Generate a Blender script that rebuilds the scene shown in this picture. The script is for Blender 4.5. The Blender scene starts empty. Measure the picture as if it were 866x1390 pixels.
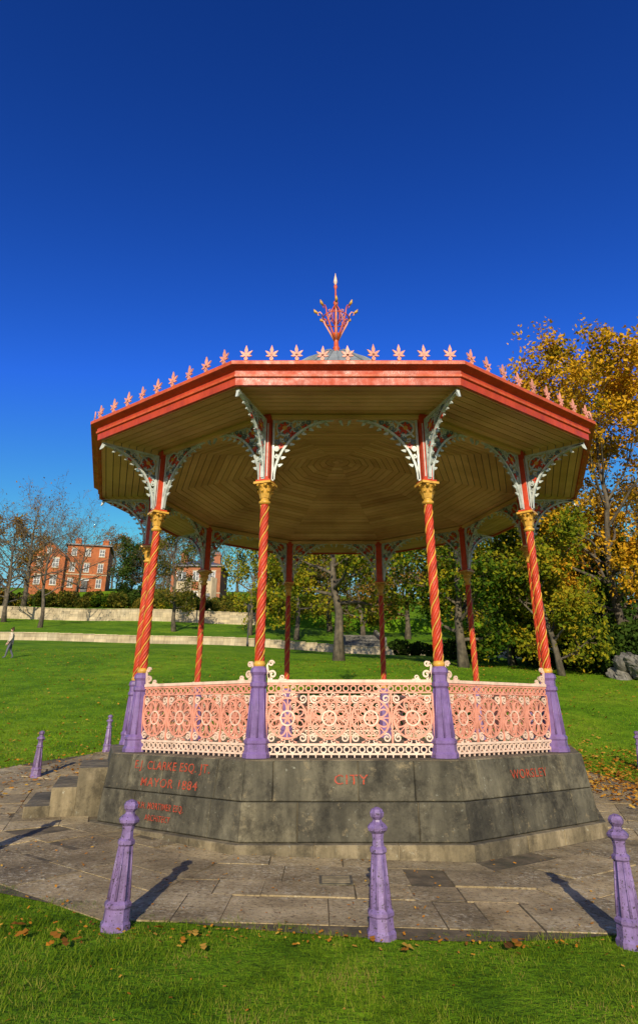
import bpy, math, random
import numpy as np
from mathutils import Vector, Matrix
random.seed(3)
RNG = np.random.default_rng(7)
S = bpy.context.scene
rad = math.radians
CX, CY = 0.415, 12.6      # bandstand centre
SUN_EL = 21.5

# ------------------------------------------------------------------ helpers
def link(o, parent=None):
    S.collection.objects.link(o)
    if parent is not None:
        o.parent = parent
    return o

def empty(name, loc=(0, 0, 0), rotz=0):
    e = bpy.data.objects.new(name, None)
    e.empty_display_size = 0.2
    e.location = loc
    e.rotation_euler = (0, 0, rotz)
    return link(e)

class MB:
    def __init__(s):
        s.v = []; s.f = []; s.m = []; s.sm = []
    def add(s, vs, fs, mat=0, smooth=False):
        b = len(s.v)
        s.v.extend([tuple(p) for p in vs])
        for f in fs:
            s.f.append(tuple(i + b for i in f)); s.m.append(mat); s.sm.append(smooth)
    def box(s, x0, x1, y0, y1, z0, z1, mat=0):
        v = [(x0,y0,z0),(x1,y0,z0),(x1,y1,z0),(x0,y1,z0),(x0,y0,z1),(x1,y0,z1),(x1,y1,z1),(x0,y1,z1)]
        s.add(v, [(0,3,2,1),(4,5,6,7),(0,1,5,4),(1,2,6,5),(2,3,7,6),(3,0,4,7)], mat)
    def tube(s, pts, rs, n=6, mat=0, smooth=True, cap=True):
        pts = [Vector(p) for p in pts]
        if not hasattr(rs, '__len__'): rs = [rs]*len(pts)
        vs = []; k = len(pts)
        t = (pts[1]-pts[0]).normalized()
        a = Vector((1,0,0)) if abs(t.x) < 0.8 else Vector((0,1,0))
        u = t.cross(a).normalized()
        for i, p in enumerate(pts):
            t = (pts[min(i+1,k-1)]-pts[max(i-1,0)])
            if t.length < 1e-9: t = Vector((0,0,1))
            t.normalize()
            u = (u - t*u.dot(t))
            if u.length < 1e-6: u = t.orthogonal()
            u.normalize(); w = t.cross(u)
            for j in range(n):
                an = 2*math.pi*j/n
                vs.append(p + (u*math.cos(an)+w*math.sin(an))*rs[i])
        fs = []
        for i in range(k-1):
            for j in range(n):
                fs.append((i*n+j, i*n+(j+1)%n, (i+1)*n+(j+1)%n, (i+1)*n+j))
        if cap:
            fs.append(tuple(range(n-1,-1,-1))); fs.append(tuple((k-1)*n+j for j in range(n)))
        s.add(vs, fs, mat, smooth)
    def lathe(s, prof, n=16, c=(0,0,0), mat=0, smooth=True, rot=0.0, flute=0.0):
        vs = []
        for r, z in prof:
            for j in range(n):
                an = 2*math.pi*j/n + rot
                rr = r*(1 - flute*(j % 2))
                vs.append((c[0]+rr*math.cos(an), c[1]+rr*math.sin(an), c[2]+z))
        fs = []
        k = len(prof)
        for i in range(k-1):
            for j in range(n):
                fs.append((i*n+j, i*n+(j+1)%n, (i+1)*n+(j+1)%n, (i+1)*n+j))
        fs.append(tuple(range(n-1,-1,-1))); fs.append(tuple((k-1)*n+j for j in range(n)))
        s.add(vs, fs, mat, smooth)
    def strap(s, pts, w=0.02, t=0.025, closed=False, mat=0, y=0.0):
        """flat bar following a 2D line in the XZ plane"""
        k = len(pts); vs = []
        ws = w if hasattr(w, '__len__') else [w]*k
        for i in range(k):
            if closed: a = pts[i-1]; b = pts[(i+1) % k]
            else: a = pts[max(i-1,0)]; b = pts[min(i+1,k-1)]
            dx, dz = b[0]-a[0], b[1]-a[1]; l = math.hypot(dx, dz) or 1
            nx, nz = -dz/l*ws[i]/2, dx/l*ws[i]/2
            px, pz = pts[i]
            vs += [(px+nx, y-t/2, pz+nz), (px-nx, y-t/2, pz-nz), (px-nx, y+t/2, pz-nz), (px+nx, y+t/2, pz+nz)]
        fs = []
        for i in range(k if closed else k-1):
            a = i*4; b = ((i+1) % k)*4
            for j in range(4):
                fs.append((a+j, a+(j+1)%4, b+(j+1)%4, b+j))
        if not closed:
            fs.append((3,2,1,0)); e=(k-1)*4; fs.append((e,e+1,e+2,e+3))
        s.add(vs, fs, mat)
    def mesh(s, name, mats):
        me = bpy.data.meshes.new(name)
        me.from_pydata(s.v, [], s.f)
        for m in mats: me.materials.append(m)
        me.polygons.foreach_set('material_index', s.m)
        me.polygons.foreach_set('use_smooth', s.sm)
        me.update()
        return me
    def obj(s, name, mats, parent=None, loc=(0,0,0), rotz=0, fix=False):
        me = s.mesh(name, mats)
        if fix:
            import bmesh
            bm = bmesh.new(); bm.from_mesh(me)
            bmesh.ops.recalc_face_normals(bm, faces=bm.faces); bm.to_mesh(me); bm.free()
        o = bpy.data.objects.new(name, me)
        o.location = loc; o.rotation_euler = (0,0,rotz)
        return link(o, parent)

def inst(name, me, parent, loc=(0,0,0), rotz=0, scale=(1,1,1)):
    o = bpy.data.objects.new(name, me)
    o.location = loc; o.rotation_euler = (0,0,rotz); o.scale = scale
    return link(o, parent)

def circ(cx, cz, r, n=20, a0=0, a1=2*math.pi, ex=1.0):
    full = abs(a1-a0-2*math.pi) < 1e-6
    m = n if full else n+1
    return [(cx+r*ex*math.cos(a0+(a1-a0)*i/n), cz+r*math.sin(a0+(a1-a0)*i/n)) for i in range(m)]
def spiral(cx, cz, r0, r1, turns, a0, sgn=1, n=18):
    return [(cx+(r0+(r1-r0)*i/n)*math.cos(a0+sgn*turns*2*math.pi*i/n),
             cz+(r0+(r1-r0)*i/n)*math.sin(a0+sgn*turns*2*math.pi*i/n)) for i in range(n+1)]

# ------------------------------------------------------------------ materials
def new_mat(name):
    m = bpy.data.materials.new(name); m.use_nodes = True
    nt = m.node_tree; nt.nodes.clear()
    out = nt.nodes.new('ShaderNodeOutputMaterial')
    return m, nt, out
def N(nt, t, **kw):
    n = nt.nodes.new(t)
    for k, v in kw.items():
        if k.startswith('i_'): n.inputs[k[2:].replace('_',' ')].default_value = v
        else: setattr(n, k, v)
    return n
def ramp(nt, stops, fac=None, interp='LINEAR'):
    r = nt.nodes.new('ShaderNodeValToRGB'); r.color_ramp.interpolation = interp
    el = r.color_ramp.elements
    while len(el) > 1: el.remove(el[-1])
    el[0].position = stops[0][0]; c = stops[0][1]; el[0].color = (*c, 1)
    for p, c in stops[1:]:
        e = el.new(p); e.color = (*c, 1)
    if fac is not None: nt.links.new(fac, r.inputs[0])
    return r
def mixc(nt, fac, a, b, mode='MIX'):
    m = nt.nodes.new('ShaderNodeMix'); m.data_type = 'RGBA'; m.blend_type = mode
    for sock, val in ((m.inputs[0], fac), (m.inputs[6], a), (m.inputs[7], b)):
        if hasattr(val, 'links'): nt.links.new(val, sock)
        elif isinstance(val, (int, float)): sock.default_value = val
        else: sock.default_value = (*val, 1)
    return m.outputs[2]
def noise_n(nt, P, scale, detail=6, rough=0.6):
    n = N(nt, 'ShaderNodeTexNoise'); n.inputs['Scale'].default_value = scale; n.inputs['Detail'].default_value = detail
    n.inputs['Roughness'].default_value = rough; nt.links.new(P, n.inputs['Vector']); return n.outputs['Fac']

def paint(name, col, rough=0.42, var=0.25, scale=9.0, chip=None, chipamt=0.62, metal=0.0, grime=0.35):
    m, nt, out = new_mat(name)
    b = N(nt, 'ShaderNodeBsdfPrincipled'); b.inputs['Roughness'].default_value = rough
    b.inputs['Metallic'].default_value = metal
    g = N(nt, 'ShaderNodeNewGeometry'); P = g.outputs['Position']
    dark = tuple(c*(1-var) for c in col); lite = tuple(min(1, c*(1+var*0.6)+0.005) for c in col)
    r = ramp(nt, [(0.3, dark), (0.5, col), (0.72, lite)], noise_n(nt, P, scale))
    c = r.outputs[0]
    if chip is not None:
        rr = ramp(nt, [(chipamt, (0,0,0)), (chipamt+0.05, (1,1,1))], noise_n(nt, P, scale*4, 4))
        c = mixc(nt, rr.outputs[0], c, chip)
    mp = N(nt, 'ShaderNodeMapping'); mp.inputs['Scale'].default_value = (9, 9, 1.6); nt.links.new(P, mp.inputs[0])
    gr = ramp(nt, [(0.38, (0.55,0.5,0.46)), (0.58, (1,1,1))], noise_n(nt, mp.outputs[0], 1.0, 5, 0.7))
    c = mixc(nt, grime, c, gr.outputs[0], 'MULTIPLY')
    nt.links.new(c, b.inputs['Base Color'])
    bp = N(nt, 'ShaderNodeBump'); bp.inputs['Strength'].default_value = 0.3; bp.inputs['Distance'].default_value = 0.01
    nt.links.new(noise_n(nt, P, 60, 2), bp.inputs['Height']); nt.links.new(bp.outputs[0], b.inputs['Normal'])
    rr2 = ramp(nt, [(0.3,(rough-0.12,)*3),(0.7,(rough+0.25,)*3)], noise_n(nt, P, 7, 4)); nt.links.new(rr2.outputs[0], b.inputs['Roughness'])
    nt.links.new(b.outputs[0], out.inputs[0])
    return m

M_red = paint('red_paint', (0.55, 0.048, 0.010), chip=(0.28,0.04,0.02))
M_fascia = paint('orange_red_paint', (0.50, 0.052, 0.008), var=0.28, scale=3)
M_fascia2 = paint('bright_orange_trim', (0.60, 0.095, 0.018), var=0.25)
M_gold = paint('gold_paint', (0.66, 0.36, 0.05), rough=0.38, var=0.3)
M_purple = paint('purple_paint', (0.20, 0.120, 0.30), chip=(0.08,0.05,0.12), chipamt=0.66)
M_lilac = paint('lilac_bollard_paint', (0.23, 0.150, 0.32), var=0.35, chip=(0.07,0.05,0.07), chipamt=0.58, scale=12, grime=0.7)
M_pink = paint('salmon_pink_paint', (0.78, 0.32, 0.21), var=0.22, chip=(0.42,0.14,0.07), chipamt=0.64)
M_cream = paint('cream_paint', (0.82, 0.58, 0.43), var=0.22, chip=(0.50,0.25,0.16), chipamt=0.66)
M_white = paint('pale_blue_white_paint', (0.54, 0.59, 0.56), var=0.3, grime=0.5)
M_slateblue = paint('slate_blue_paint', (0.13, 0.19, 0.22), var=0.3, grime=0.5)
M_lead = paint('lead_roof', (0.25, 0.28, 0.28), rough=0.5, var=0.3, scale=2)
M_dark = paint('dark_iron', (0.03, 0.03, 0.03))
M_letter = paint('faded_red_lettering', (0.44, 0.055, 0.018), rough=0.75, var=0.35, scale=14, chip=(0.12,0.09,0.055), chipamt=0.53)
M_glass = paint('window_glass', (0.04, 0.05, 0.06), rough=0.2)
M_wframe = paint('white_window_frame', (0.75, 0.74, 0.7))
M_slate = paint('slate_roof', (0.09, 0.09, 0.10), var=0.3, scale=1)

def stone_mat(name, cols, scale=1.6, lich=(0.34,0.33,0.25), lth=0.62, island=0.35, bump=0.5, streak=0.8, stain=0.0):
    m, nt, out = new_mat(name)
    b = N(nt, 'ShaderNodeBsdfPrincipled'); b.inputs['Roughness'].default_value = 0.9
    g = N(nt, 'ShaderNodeNewGeometry'); P = g.outputs['Position']
    r = ramp(nt, [(0.30, cols[0]), (0.5, cols[1]), (0.7, cols[2])], noise_n(nt, P, scale, 9, 0.68))
    r2 = ramp(nt, [(lth, (0,0,0)), (lth+0.08, (1,1,1))], noise_n(nt, P, 14, 8, 0.7))
    c = mixc(nt, r2.outputs[0], r.outputs[0], lich)
    ri = ramp(nt, [(0, (1-island,)*3), (0.5, (1,1,1)), (1, (1+island, 1+island*0.9, 1+island*0.7))], g.outputs['Random Per Island'])
    c = mixc(nt, 1.0, c, ri.outputs[0], 'MULTIPLY')
    mp = N(nt, 'ShaderNodeMapping'); mp.inputs['Scale'].default_value = (5, 5, 0.8); nt.links.new(P, mp.inputs[0])
    r4 = ramp(nt, [(0.42, (0.5,0.5,0.48)), (0.6, (1,1,1))], noise_n(nt, mp.outputs[0], 1, 5))
    c = mixc(nt, streak, c, r4.outputs[0], 'MULTIPLY')
    if stain > 0:
        r5 = ramp(nt, [(0.40, (0.28,0.27,0.25)), (0.52, (1,1,1))], noise_n(nt, P, 2.9, 12, 0.8))
        c = mixc(nt, stain, c, r5.outputs[0], 'MULTIPLY')
        r6 = ramp(nt, [(0.57, (0,0,0)), (0.68, (0.8,0.8,0.8))], noise_n(nt, P, 4.3, 10, 0.8))
        c = mixc(nt, r6.outputs[0], c, (0.27,0.21,0.11))
    nt.links.new(c, b.inputs['Base Color'])
    bp = N(nt, 'ShaderNodeBump'); bp.inputs['Strength'].default_value = bump; bp.inputs['Distance'].default_value = 0.02
    nt.links.new(noise_n(nt, P, 25, 8), bp.inputs['Height']); nt.links.new(bp.outputs[0], b.inputs['Normal'])
    nt.links.new(b.outputs[0], out.inputs[0])
    return m
M_stone = stone_mat('weathered_base_stone', [(0.065,0.058,0.038),(0.118,0.104,0.066),(0.20,0.175,0.11)], scale=2.2, stain=0.8)
M_plinth = stone_mat('plinth_stone', [(0.10,0.082,0.048),(0.19,0.152,0.086),(0.28,0.225,0.135)], stain=0.65)
M_mortar = stone_mat('mortar', [(0.16,0.125,0.075),(0.26,0.205,0.12),(0.32,0.25,0.155)], island=0)
M_wall = stone_mat('cream_wall_stone', [(0.36,0.28,0.17),(0.50,0.40,0.25),(0.58,0.48,0.32)], scale=0.6, lth=0.7, streak=0.4, island=0.2)
M_rock = stone_mat('rock', [(0.07,0.065,0.055),(0.16,0.15,0.13),(0.28,0.26,0.22)], scale=0.9, bump=1.0, stain=0.5)

def paving_mat():
    m, nt, out = new_mat('stone_paving')
    b = N(nt, 'ShaderNodeBsdfPrincipled'); b.inputs['Roughness'].default_value = 0.88
    g = N(nt, 'ShaderNodeNewGeometry'); P = g.outputs['Position']
    r = ramp(nt, [(0.3, (0.20,0.145,0.07)), (0.5, (0.40,0.30,0.15)), (0.72, (0.60,0.47,0.26))], noise_n(nt, P, 1.5, 10, 0.72))
    ri = ramp(nt, [(0, (0.70,0.69,0.67)), (0.6, (1,1,1)), (1, (1.3,1.26,1.18))], g.outputs['Random Per Island'])
    c = mixc(nt, 1.0, r.outputs[0], ri.outputs[0], 'MULTIPLY')
    n2 = noise_n(nt, P, 18, 8, 0.8)
    r2 = ramp(nt, [(0.53, (0,0,0)), (0.58, (1,1,1))], n2)
    r5 = ramp(nt, [(0.42, (0.15,)*3), (0.58, (0.85,)*3)], noise_n(nt, P, 0.9, 3))
    f = mixc(nt, 1.0, r2.outputs[0], r5.outputs[0], 'MULTIPLY')
    c = mixc(nt, f, c, (0.66,0.57,0.38))
    r6 = ramp(nt, [(0.38, (0.25,0.22,0.17)), (0.47, (1,1,1))], noise_n(nt, P, 26, 6, 0.75))
    c = mixc(nt, 0.85, c, r6.outputs[0], 'MULTIPLY')
    r7 = ramp(nt, [(0.36, (0.45,0.42,0.34)), (0.54, (1,1,1))], noise_n(nt, P, 0.6, 8, 0.75))
    c = mixc(nt, 0.85, c, r7.outputs[0], 'MULTIPLY')
    nt.links.new(c, b.inputs['Base Color'])
    bp = N(nt, 'ShaderNodeBump'); bp.inputs['Strength'].default_value = 0.8; bp.inputs['Distance'].default_value = 0.025
    nt.links.new(n2, bp.inputs['Height']); nt.links.new(bp.outputs[0], b.inputs['Normal'])
    nt.links.new(b.outputs[0], out.inputs[0])
    return m
M_pave = paving_mat()
M_joint = stone_mat('mossy_joint_soil', [(0.07,0.06,0.022),(0.15,0.11,0.055),(0.22,0.165,0.09)], scale=3, island=0, lth=0.8)

def ground_mat():
    m, nt, out = new_mat('lawn_grass')
    b = N(nt, 'ShaderNodeBsdfPrincipled'); b.inputs['Roughness'].default_value = 0.9
    b.inputs['Specular IOR Level'].default_value = 0.1
    g = N(nt, 'ShaderNodeNewGeometry'); P = g.outputs['Position']
    r = ramp(nt, [(0.32, (0.075,0.175,0.005)), (0.5, (0.15,0.30,0.008)), (0.68, (0.26,0.38,0.015))], noise_n(nt, P, 0.18, 10, 0.7))
    r2 = ramp(nt, [(0.38, (0.45,0.5,0.4)), (0.6, (1.15,1.1,1))], noise_n(nt, P, 1.6, 12, 0.85))
    c = mixc(nt, 1.0, r.outputs[0], r2.outputs[0], 'MULTIPLY')
    r3 = ramp(nt, [(0.60, (0,0,0)), (0.70, (0.7,0.7,0.7))], noise_n(nt, P, 2.7, 10, 0.88))
    c = mixc(nt, r3.outputs[0], c, (0.30,0.20,0.04))
    nt.links.new(c, b.inputs['Base Color'])
    bp = N(nt, 'ShaderNodeBump'); bp.inputs['Strength'].default_value = 0.9; bp.inputs['Distance'].default_value = 0.12
    nt.links.new(noise_n(nt, P, 14, 6), bp.inputs['Height']); nt.links.new(bp.outputs[0], b.inputs['Normal'])
    nt.links.new(b.outputs[0], out.inputs[0])
    return m
M_ground = ground_mat()

def leaf_mat(name, cols, trans=0.35, nscale=0.35, mixn=0.45):
    m, nt, out = new_mat(name)
    g = N(nt, 'ShaderNodeNewGeometry')
    n1 = noise_n(nt, g.outputs['Position'], nscale, 3)
    mr = N(nt, 'ShaderNodeMapRange'); mr.inputs[1].default_value = 0.3; mr.inputs[2].default_value = 0.7
    nt.links.new(n1, mr.inputs[0])
    mm = N(nt, 'ShaderNodeMix'); mm.inputs[0].default_value = mixn
    nt.links.new(g.outputs['Random Per Island'], mm.inputs[2]); nt.links.new(mr.outputs[0], mm.inputs[3])
    k = len(cols)
    r = ramp(nt, [(0.12+0.76*i/(k-1), c) for i, c in enumerate(cols)], mm.outputs[0])
    d = N(nt, 'ShaderNodeBsdfDiffuse'); t = N(nt, 'ShaderNodeBsdfTranslucent')
    nt.links.new(r.outputs[0], d.inputs[0]); nt.links.new(r.outputs[0], t.inputs[0])
    ms = N(nt, 'ShaderNodeMixShader'); ms.inputs[0].default_value = trans
    nt.links.new(d.outputs[0], ms.inputs[1]); nt.links.new(t.outputs[0], ms.inputs[2]); nt.links.new(ms.outputs[0], out.inputs[0])
    return m
L_gold = leaf_mat('golden_foliage', [(0.14,0.13,0.01),(0.40,0.25,0.015),(0.62,0.33,0.015),(0.70,0.40,0.03),(0.54,0.20,0.01)], trans=0.25)
L_green = leaf_mat('green_yellow_foliage', [(0.02,0.055,0.006),(0.05,0.105,0.01),(0.09,0.15,0.012),(0.24,0.25,0.015),(0.55,0.40,0.02)])
L_yel = leaf_mat('yellow_green_foliage', [(0.05,0.085,0.008),(0.12,0.16,0.012),(0.28,0.26,0.015),(0.46,0.31,0.02)], trans=0.25)
L_brown = leaf_mat('russet_foliage', [(0.12,0.07,0.015),(0.24,0.13,0.025),(0.36,0.20,0.035),(0.26,0.21,0.04)])
L_olive = leaf_mat('olive_foliage', [(0.035,0.055,0.010),(0.08,0.10,0.015),(0.17,0.15,0.02),(0.30,0.20,0.03)])
L_dark = leaf_mat('evergreen_foliage', [(0.010,0.022,0.005),(0.025,0.05,0.008),(0.045,0.08,0.012),(0.08,0.11,0.02)], trans=0.15)
L_grass = leaf_mat('grass_blades', [(0.05,0.085,0.006),(0.09,0.16,0.008),(0.15,0.23,0.010),(0.24,0.28,0.03),(0.32,0.23,0.07)], trans=0.3, nscale=1.6, mixn=0.5)
L_lawn = leaf_mat('lawn_blades', [(0.06,0.12,0.005),(0.12,0.23,0.008),(0.18,0.31,0.010),(0.27,0.34,0.03),(0.32,0.25,0.06)], trans=0.3, nscale=0.5, mixn=0.5)
L_fall = leaf_mat('fallen_leaf', [(0.10,0.045,0.015),(0.30,0.12,0.02),(0.52,0.20,0.02),(0.57,0.33,0.05),(0.2,0.09,0.03)], trans=0.15)
M_bark = stone_mat('bark', [(0.05,0.04,0.028),(0.12,0.095,0.063),(0.20,0.16,0.105)], scale=3, island=0.1, lth=0.7)
M_bark2 = stone_mat('twig_bark', [(0.10,0.065,0.04),(0.16,0.11,0.07),(0.25,0.175,0.11)], scale=1, island=0.25, lth=0.9, bump=0.1)

# ------------------------------------------------------------------ terrain
KY = [-300, 8.5, 14, 17, 20, 28, 36, 50, 64.7, 65.3, 74, 88, 89.7, 90.3, 110, 125, 150, 200, 420]
KZ = [-1.0, 0.0, 0.22, 0.5, 1.0, 2.65, 4.25, 6.1, 7.7, 8.5, 10.0, 12.9, 13.2, 15.0, 18.3, 23.8, 29, 33, 36]
def terr(x, y):
    x = np.asarray(x, float); y = np.asarray(y, float)
    a = sum(np.interp(y+o, KY, KZ) for o in (-2, -1, 0, 1, 2))/5
    z = np.where(y < 60, a, np.interp(y, KY, KZ))
    z = z - 0.2*np.tanh((x-0.4)/8)
    s = np.clip((y-20)/45, 0, 1); s = s*s*(3-2*s)
    und = 0.12*np.sin(x*0.23+y*0.11)*np.sin(y*0.17-x*0.07)*np.clip((y-18)/12, 0, 1)
    return z - 1.8*np.tanh(x/60)*s + und
def tz(x, y): return float(terr(x, y))

def axis(lims):
    out = []
    for a, b, st in lims: out += list(np.arange(a, b-1e-6, st))
    out.append(lims[-1][1]); return np.array(out)
gx = axis([(-320,-80,12),(-80,-24,3.5),(-24,24,0.5),(24,80,3.5),(80,320,12)])
gy = axis([(-60,-6,6),(-6,30,0.5),(30,64.7,1.239),(64.7,65.3,0.6),(65.3,89.7,2.44),(89.7,90.3,0.6),(90.3,150,4.97),(150,420,15)])
GX, GY = np.meshgrid(gx, gy)
GZ = terr(GX, GY)
nx, ny = len(gx), len(gy)
vv = np.stack([GX.ravel(), GY.ravel(), GZ.ravel()], 1)
ii = np.arange(nx*ny).reshape(ny, nx)
ff = np.stack([ii[:-1,:-1].ravel(), ii[:-1,1:].ravel(), ii[1:,1:].ravel(), ii[1:,:-1].ravel()], 1)
me = bpy.data.meshes.new('ground'); me.from_pydata(vv.tolist(), [], ff.tolist()); me.materials.append(M_ground)
me.polygons.foreach_set('use_smooth', [True]*len(me.polygons))
link(bpy.data.objects.new('ground', me))

# ------------------------------------------------------------------ paved path
def rout(a):   # a: angle from front (-Y), + to the right
    l = max(0, -math.sin(a))**4
    return 6.95 + 1.0*l + 0.06*math.sin(a*9) + 0.25*max(0, -math.cos(a)) - 0.18*math.exp(-((a+0.5)/0.16)**2)
mb = MB()
nA = 140
vs = []
nr = 14
for i in range(nA):
    a = 2*math.pi*i/nA
    if a > math.pi: a -= 2*math.pi
    R1 = rout(a)
    for j in range(nr):
        r = 3.5 + (R1-3.5)*j/(nr-1)
        x = CX+math.sin(a)*r; y = CY-math.cos(a)*r
        vs.append((x, y, tz(x, y)+0.008))
fs = []
for i in range(nA):
    for j in range(nr-1):
        k = (i+1) % nA
        fs.append((i*nr+j, i*nr+j+1, k*nr+j+1, k*nr+j))
mb.add(vs, fs, 0, True)
path = mb.obj('paved_path', [M_joint, M_pave])
mb = MB()
rr = 4.36; row = 0
rnd = random.Random(5)
while rr < 7.9:
    h = [0.38, 0.68, 0.50, 0.78, 0.5, 0.6][row % 6]
    for f in range(10):
        phi = rad(36*f)
        half = math.tan(rad(18))*(rr+h/2)
        s = -half
        while s < half-0.05:
            w = rnd.choice((rnd.uniform(0.35, 0.6), rnd.uniform(0.7,1.4)))
            if half - (s+w) < 0.3: w = half-s
            a0 = rr+0.004; a1 = rr+h-0.004
            e0 = s+0.005; e1 = s+w-0.005
            def cl(e, a):
                lim = math.tan(rad(18))*a-0.006
                return max(-lim, min(lim, e))
            L0 = -math.tan(rad(18))*a0+0.007 if s <= -half+1e-6 else cl(e0,a0)
            L1 = -math.tan(rad(18))*a1+0.007 if s <= -half+1e-6 else cl(e0,a1)
            R0 = math.tan(rad(18))*a0-0.007 if s+w >= half-1e-6 else cl(e1,a0)
            R1_ = math.tan(rad(18))*a1-0.007 if s+w >= half-1e-6 else cl(e1,a1)
            dz = rnd.uniform(0.010, 0.022)
            tl = rnd.uniform(-0.005, 0.005)
            P4 = [(L0,a0),(R0,a0),(R1_,a1),(L1,a1)]
            cx_ = sum(p[0] for p in P4)/4; ca_ = sum(p[1] for p in P4)/4
            dist = CX+math.sin(phi)*ca_+math.cos(phi)*cx_, CY-math.cos(phi)*ca_+math.sin(phi)*cx_
            ang = math.atan2(dist[0]-CX, -(dist[1]-CY))
            dr = math.hypot(dist[0]-CX, dist[1]-CY)
            s += w
            if dr + 0.18 > rout(ang) or rnd.random() < 0.02: continue
            top = []; bot = []
            for kk, (e, a) in enumerate(P4):
                e += rnd.uniform(-0.007,0.007); a += rnd.uniform(-0.006,0.006)
                x = CX+math.sin(phi)*a+math.cos(phi)*e; y = CY-math.cos(phi)*a+math.sin(phi)*e
                z = tz(x, y)
                top.append((x, y, z+dz+(tl if kk < 2 else -tl))); bot.append((x, y, z-0.02))
            mb.add(bot+top, [(4,5,6,7),(0,1,5,4),(1,2,6,5),(2,3,7,6),(3,0,4,7)], 0)
    rr += h; row += 1
mb.obj('flagstones', [M_pave], parent=path)
mb = MB()
mb.box(-0.17,0.17,-0.17,0.17,0,0.012,0)
for i in range(5): mb.box(-0.14,0.14,-0.135+i*0.06,-0.105+i*0.06,0.012,0.018,1)
mb.obj('drain_cover', [M_stone, M_mortar], loc=(0.17,7.25,tz(0.17,7.25)+0.02))

# ------------------------------------------------------------------ bandstand
B = empty('bandstand', (CX, CY, 0))
ZD = 1.07; T18 = math.tan(rad(18))
RC = 4.0; AP = RC*math.cos(rad(18)); HS = RC*math.sin(rad(18))
mb = MB(); rnd = random.Random(11)
def block(phi, s0, s1, z0, z1, a0, a1, m0, m1, mat):
    g = 0.004
    dep = 0.35
    bv = 0.011
    def P(s, a, z):
        return (math.sin(phi)*a+math.cos(phi)*s, -math.cos(phi)*a+math.sin(phi)*s, z)
    def S_(side, a):
        if side < 0: return (-T18*a+0.002) if m0 else s0+g
        return (T18*a-0.002) if m1 else s1-g
    j = rnd.uniform(-0.007, 0.007)
    aa = [a0+j, a1+j]
    rings = []
    for (zlo, zhi, ab, at, ins) in ((z0+g+bv, z1-g-bv, aa[0], aa[1], bv), (z0+g, z1-g, aa[0]-bv, aa[1]-bv, 0)):
        rings.append([P(S_(-1, ab)+(0 if m0 else ins), ab, zlo), P(S_(1, ab)-(0 if m1 else ins), ab, zlo),
                      P(S_(1, at)-(0 if m1 else ins), at, zhi), P(S_(-1, at)+(0 if m0 else ins), at, zhi)])
    ab = aa[0]-dep; at = aa[1]-dep
    rings.append([P(S_(-1, ab), ab, z0+g), P(S_(1, ab), ab, z0+g), P(S_(1, at), at, z1-g), P(S_(-1, at), at, z1-g)])
    vs = sum(rings, [])
    fs = [(0,1,2,3)]
    for q in (0, 4):
        for i in range(4):
            fs.append((q+i, q+4+i, q+4+(i+1)%4, q+(i+1)%4))
    mb.add(vs, fs, mat)
courses = [(-0.5, 0.17, 4.36, 4.34, 1), (0.17, 0.60, 4.24, 4.20, 0), (0.60, 1.06, 4.19, 4.13, 0)]
for ci, (z0, z1, a0, a1, mt) in enumerate(courses):
    for f in range(10):
        half = T18*a0
        if ci == 2: cuts = [-half, -half+rnd.uniform(0.3,0.5), rnd.uniform(-0.2,0.4), half-rnd.uniform(0.35,0.6), half]
        elif ci == 1: cuts = [-half, -half+rnd.uniform(0.1,0.5)+0.6, half-rnd.uniform(0.5,0.9), half]
        else: cuts = [-half, rnd.uniform(-0.7,-0.2), rnd.uniform(0.3,0.7), half]
        for i in range(len(cuts)-1):
            block(rad(36*f), cuts[i], cuts[i+1], z0, z1, a0, a1, i == 0, i == len(cuts)-2, mt)
mb.obj('stone_base_blocks', [M_stone, M_plinth], B, fix=True)
def decring(mb, prof, mat=0, closed=False, cap=False):
    """profile (apothem, z) swept around the decagon"""
    vs = []
    for a, z in prof:
        R = a/math.cos(rad(18))
        for j in range(10):
            an = rad(18+36*j); vs.append((R*math.sin(an), -R*math.cos(an), z))
    fs = []; k = len(prof)
    for i in range(k if closed else k-1):
        ni = (i+1) % k
        for j in range(10):
            fs.append((i*10+j, i*10+(j+1)%10, ni*10+(j+1)%10, ni*10+j))
    if cap:
        fs.append(tuple(range(10))); fs.append(tuple((k-1)*10+j for j in range(10)))
    mb.add(vs, fs, mat)
mb = MB()
decring(mb, [(4.32,-0.5),(4.32,0.155),(4.18,0.16),(4.18,0.59),(4.09,0.6),(4.09,1.04),(0.01,1.05)], 0)
mb.obj('base_core', [M_mortar], B, fix=True)
mb = MB()
decring(mb, [(0.01,1.066),(4.11,1.066),(4.125,1.05),(4.06,1.04)], 0)
mb.obj('deck_floor', [M_plinth], B, fix=True)
mb = MB()
for i, (zt, a) in enumerate([(0.84, 4.58), (0.58, 4.93), (0.34, 5.28)]):
    cuts = [-0.95, -0.2, 0.95] if i % 2 else [-0.95, 0.3, 0.95]
    for c in range(2):
        mb.box(cuts[c]+0.004, cuts[c+1]-0.004, -a, -4.15 if i == 0 else -(a-0.36), -0.3, zt, 0)
mb.obj('entrance_steps', [M_plinth], B, rotz=rad(-72))

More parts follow.
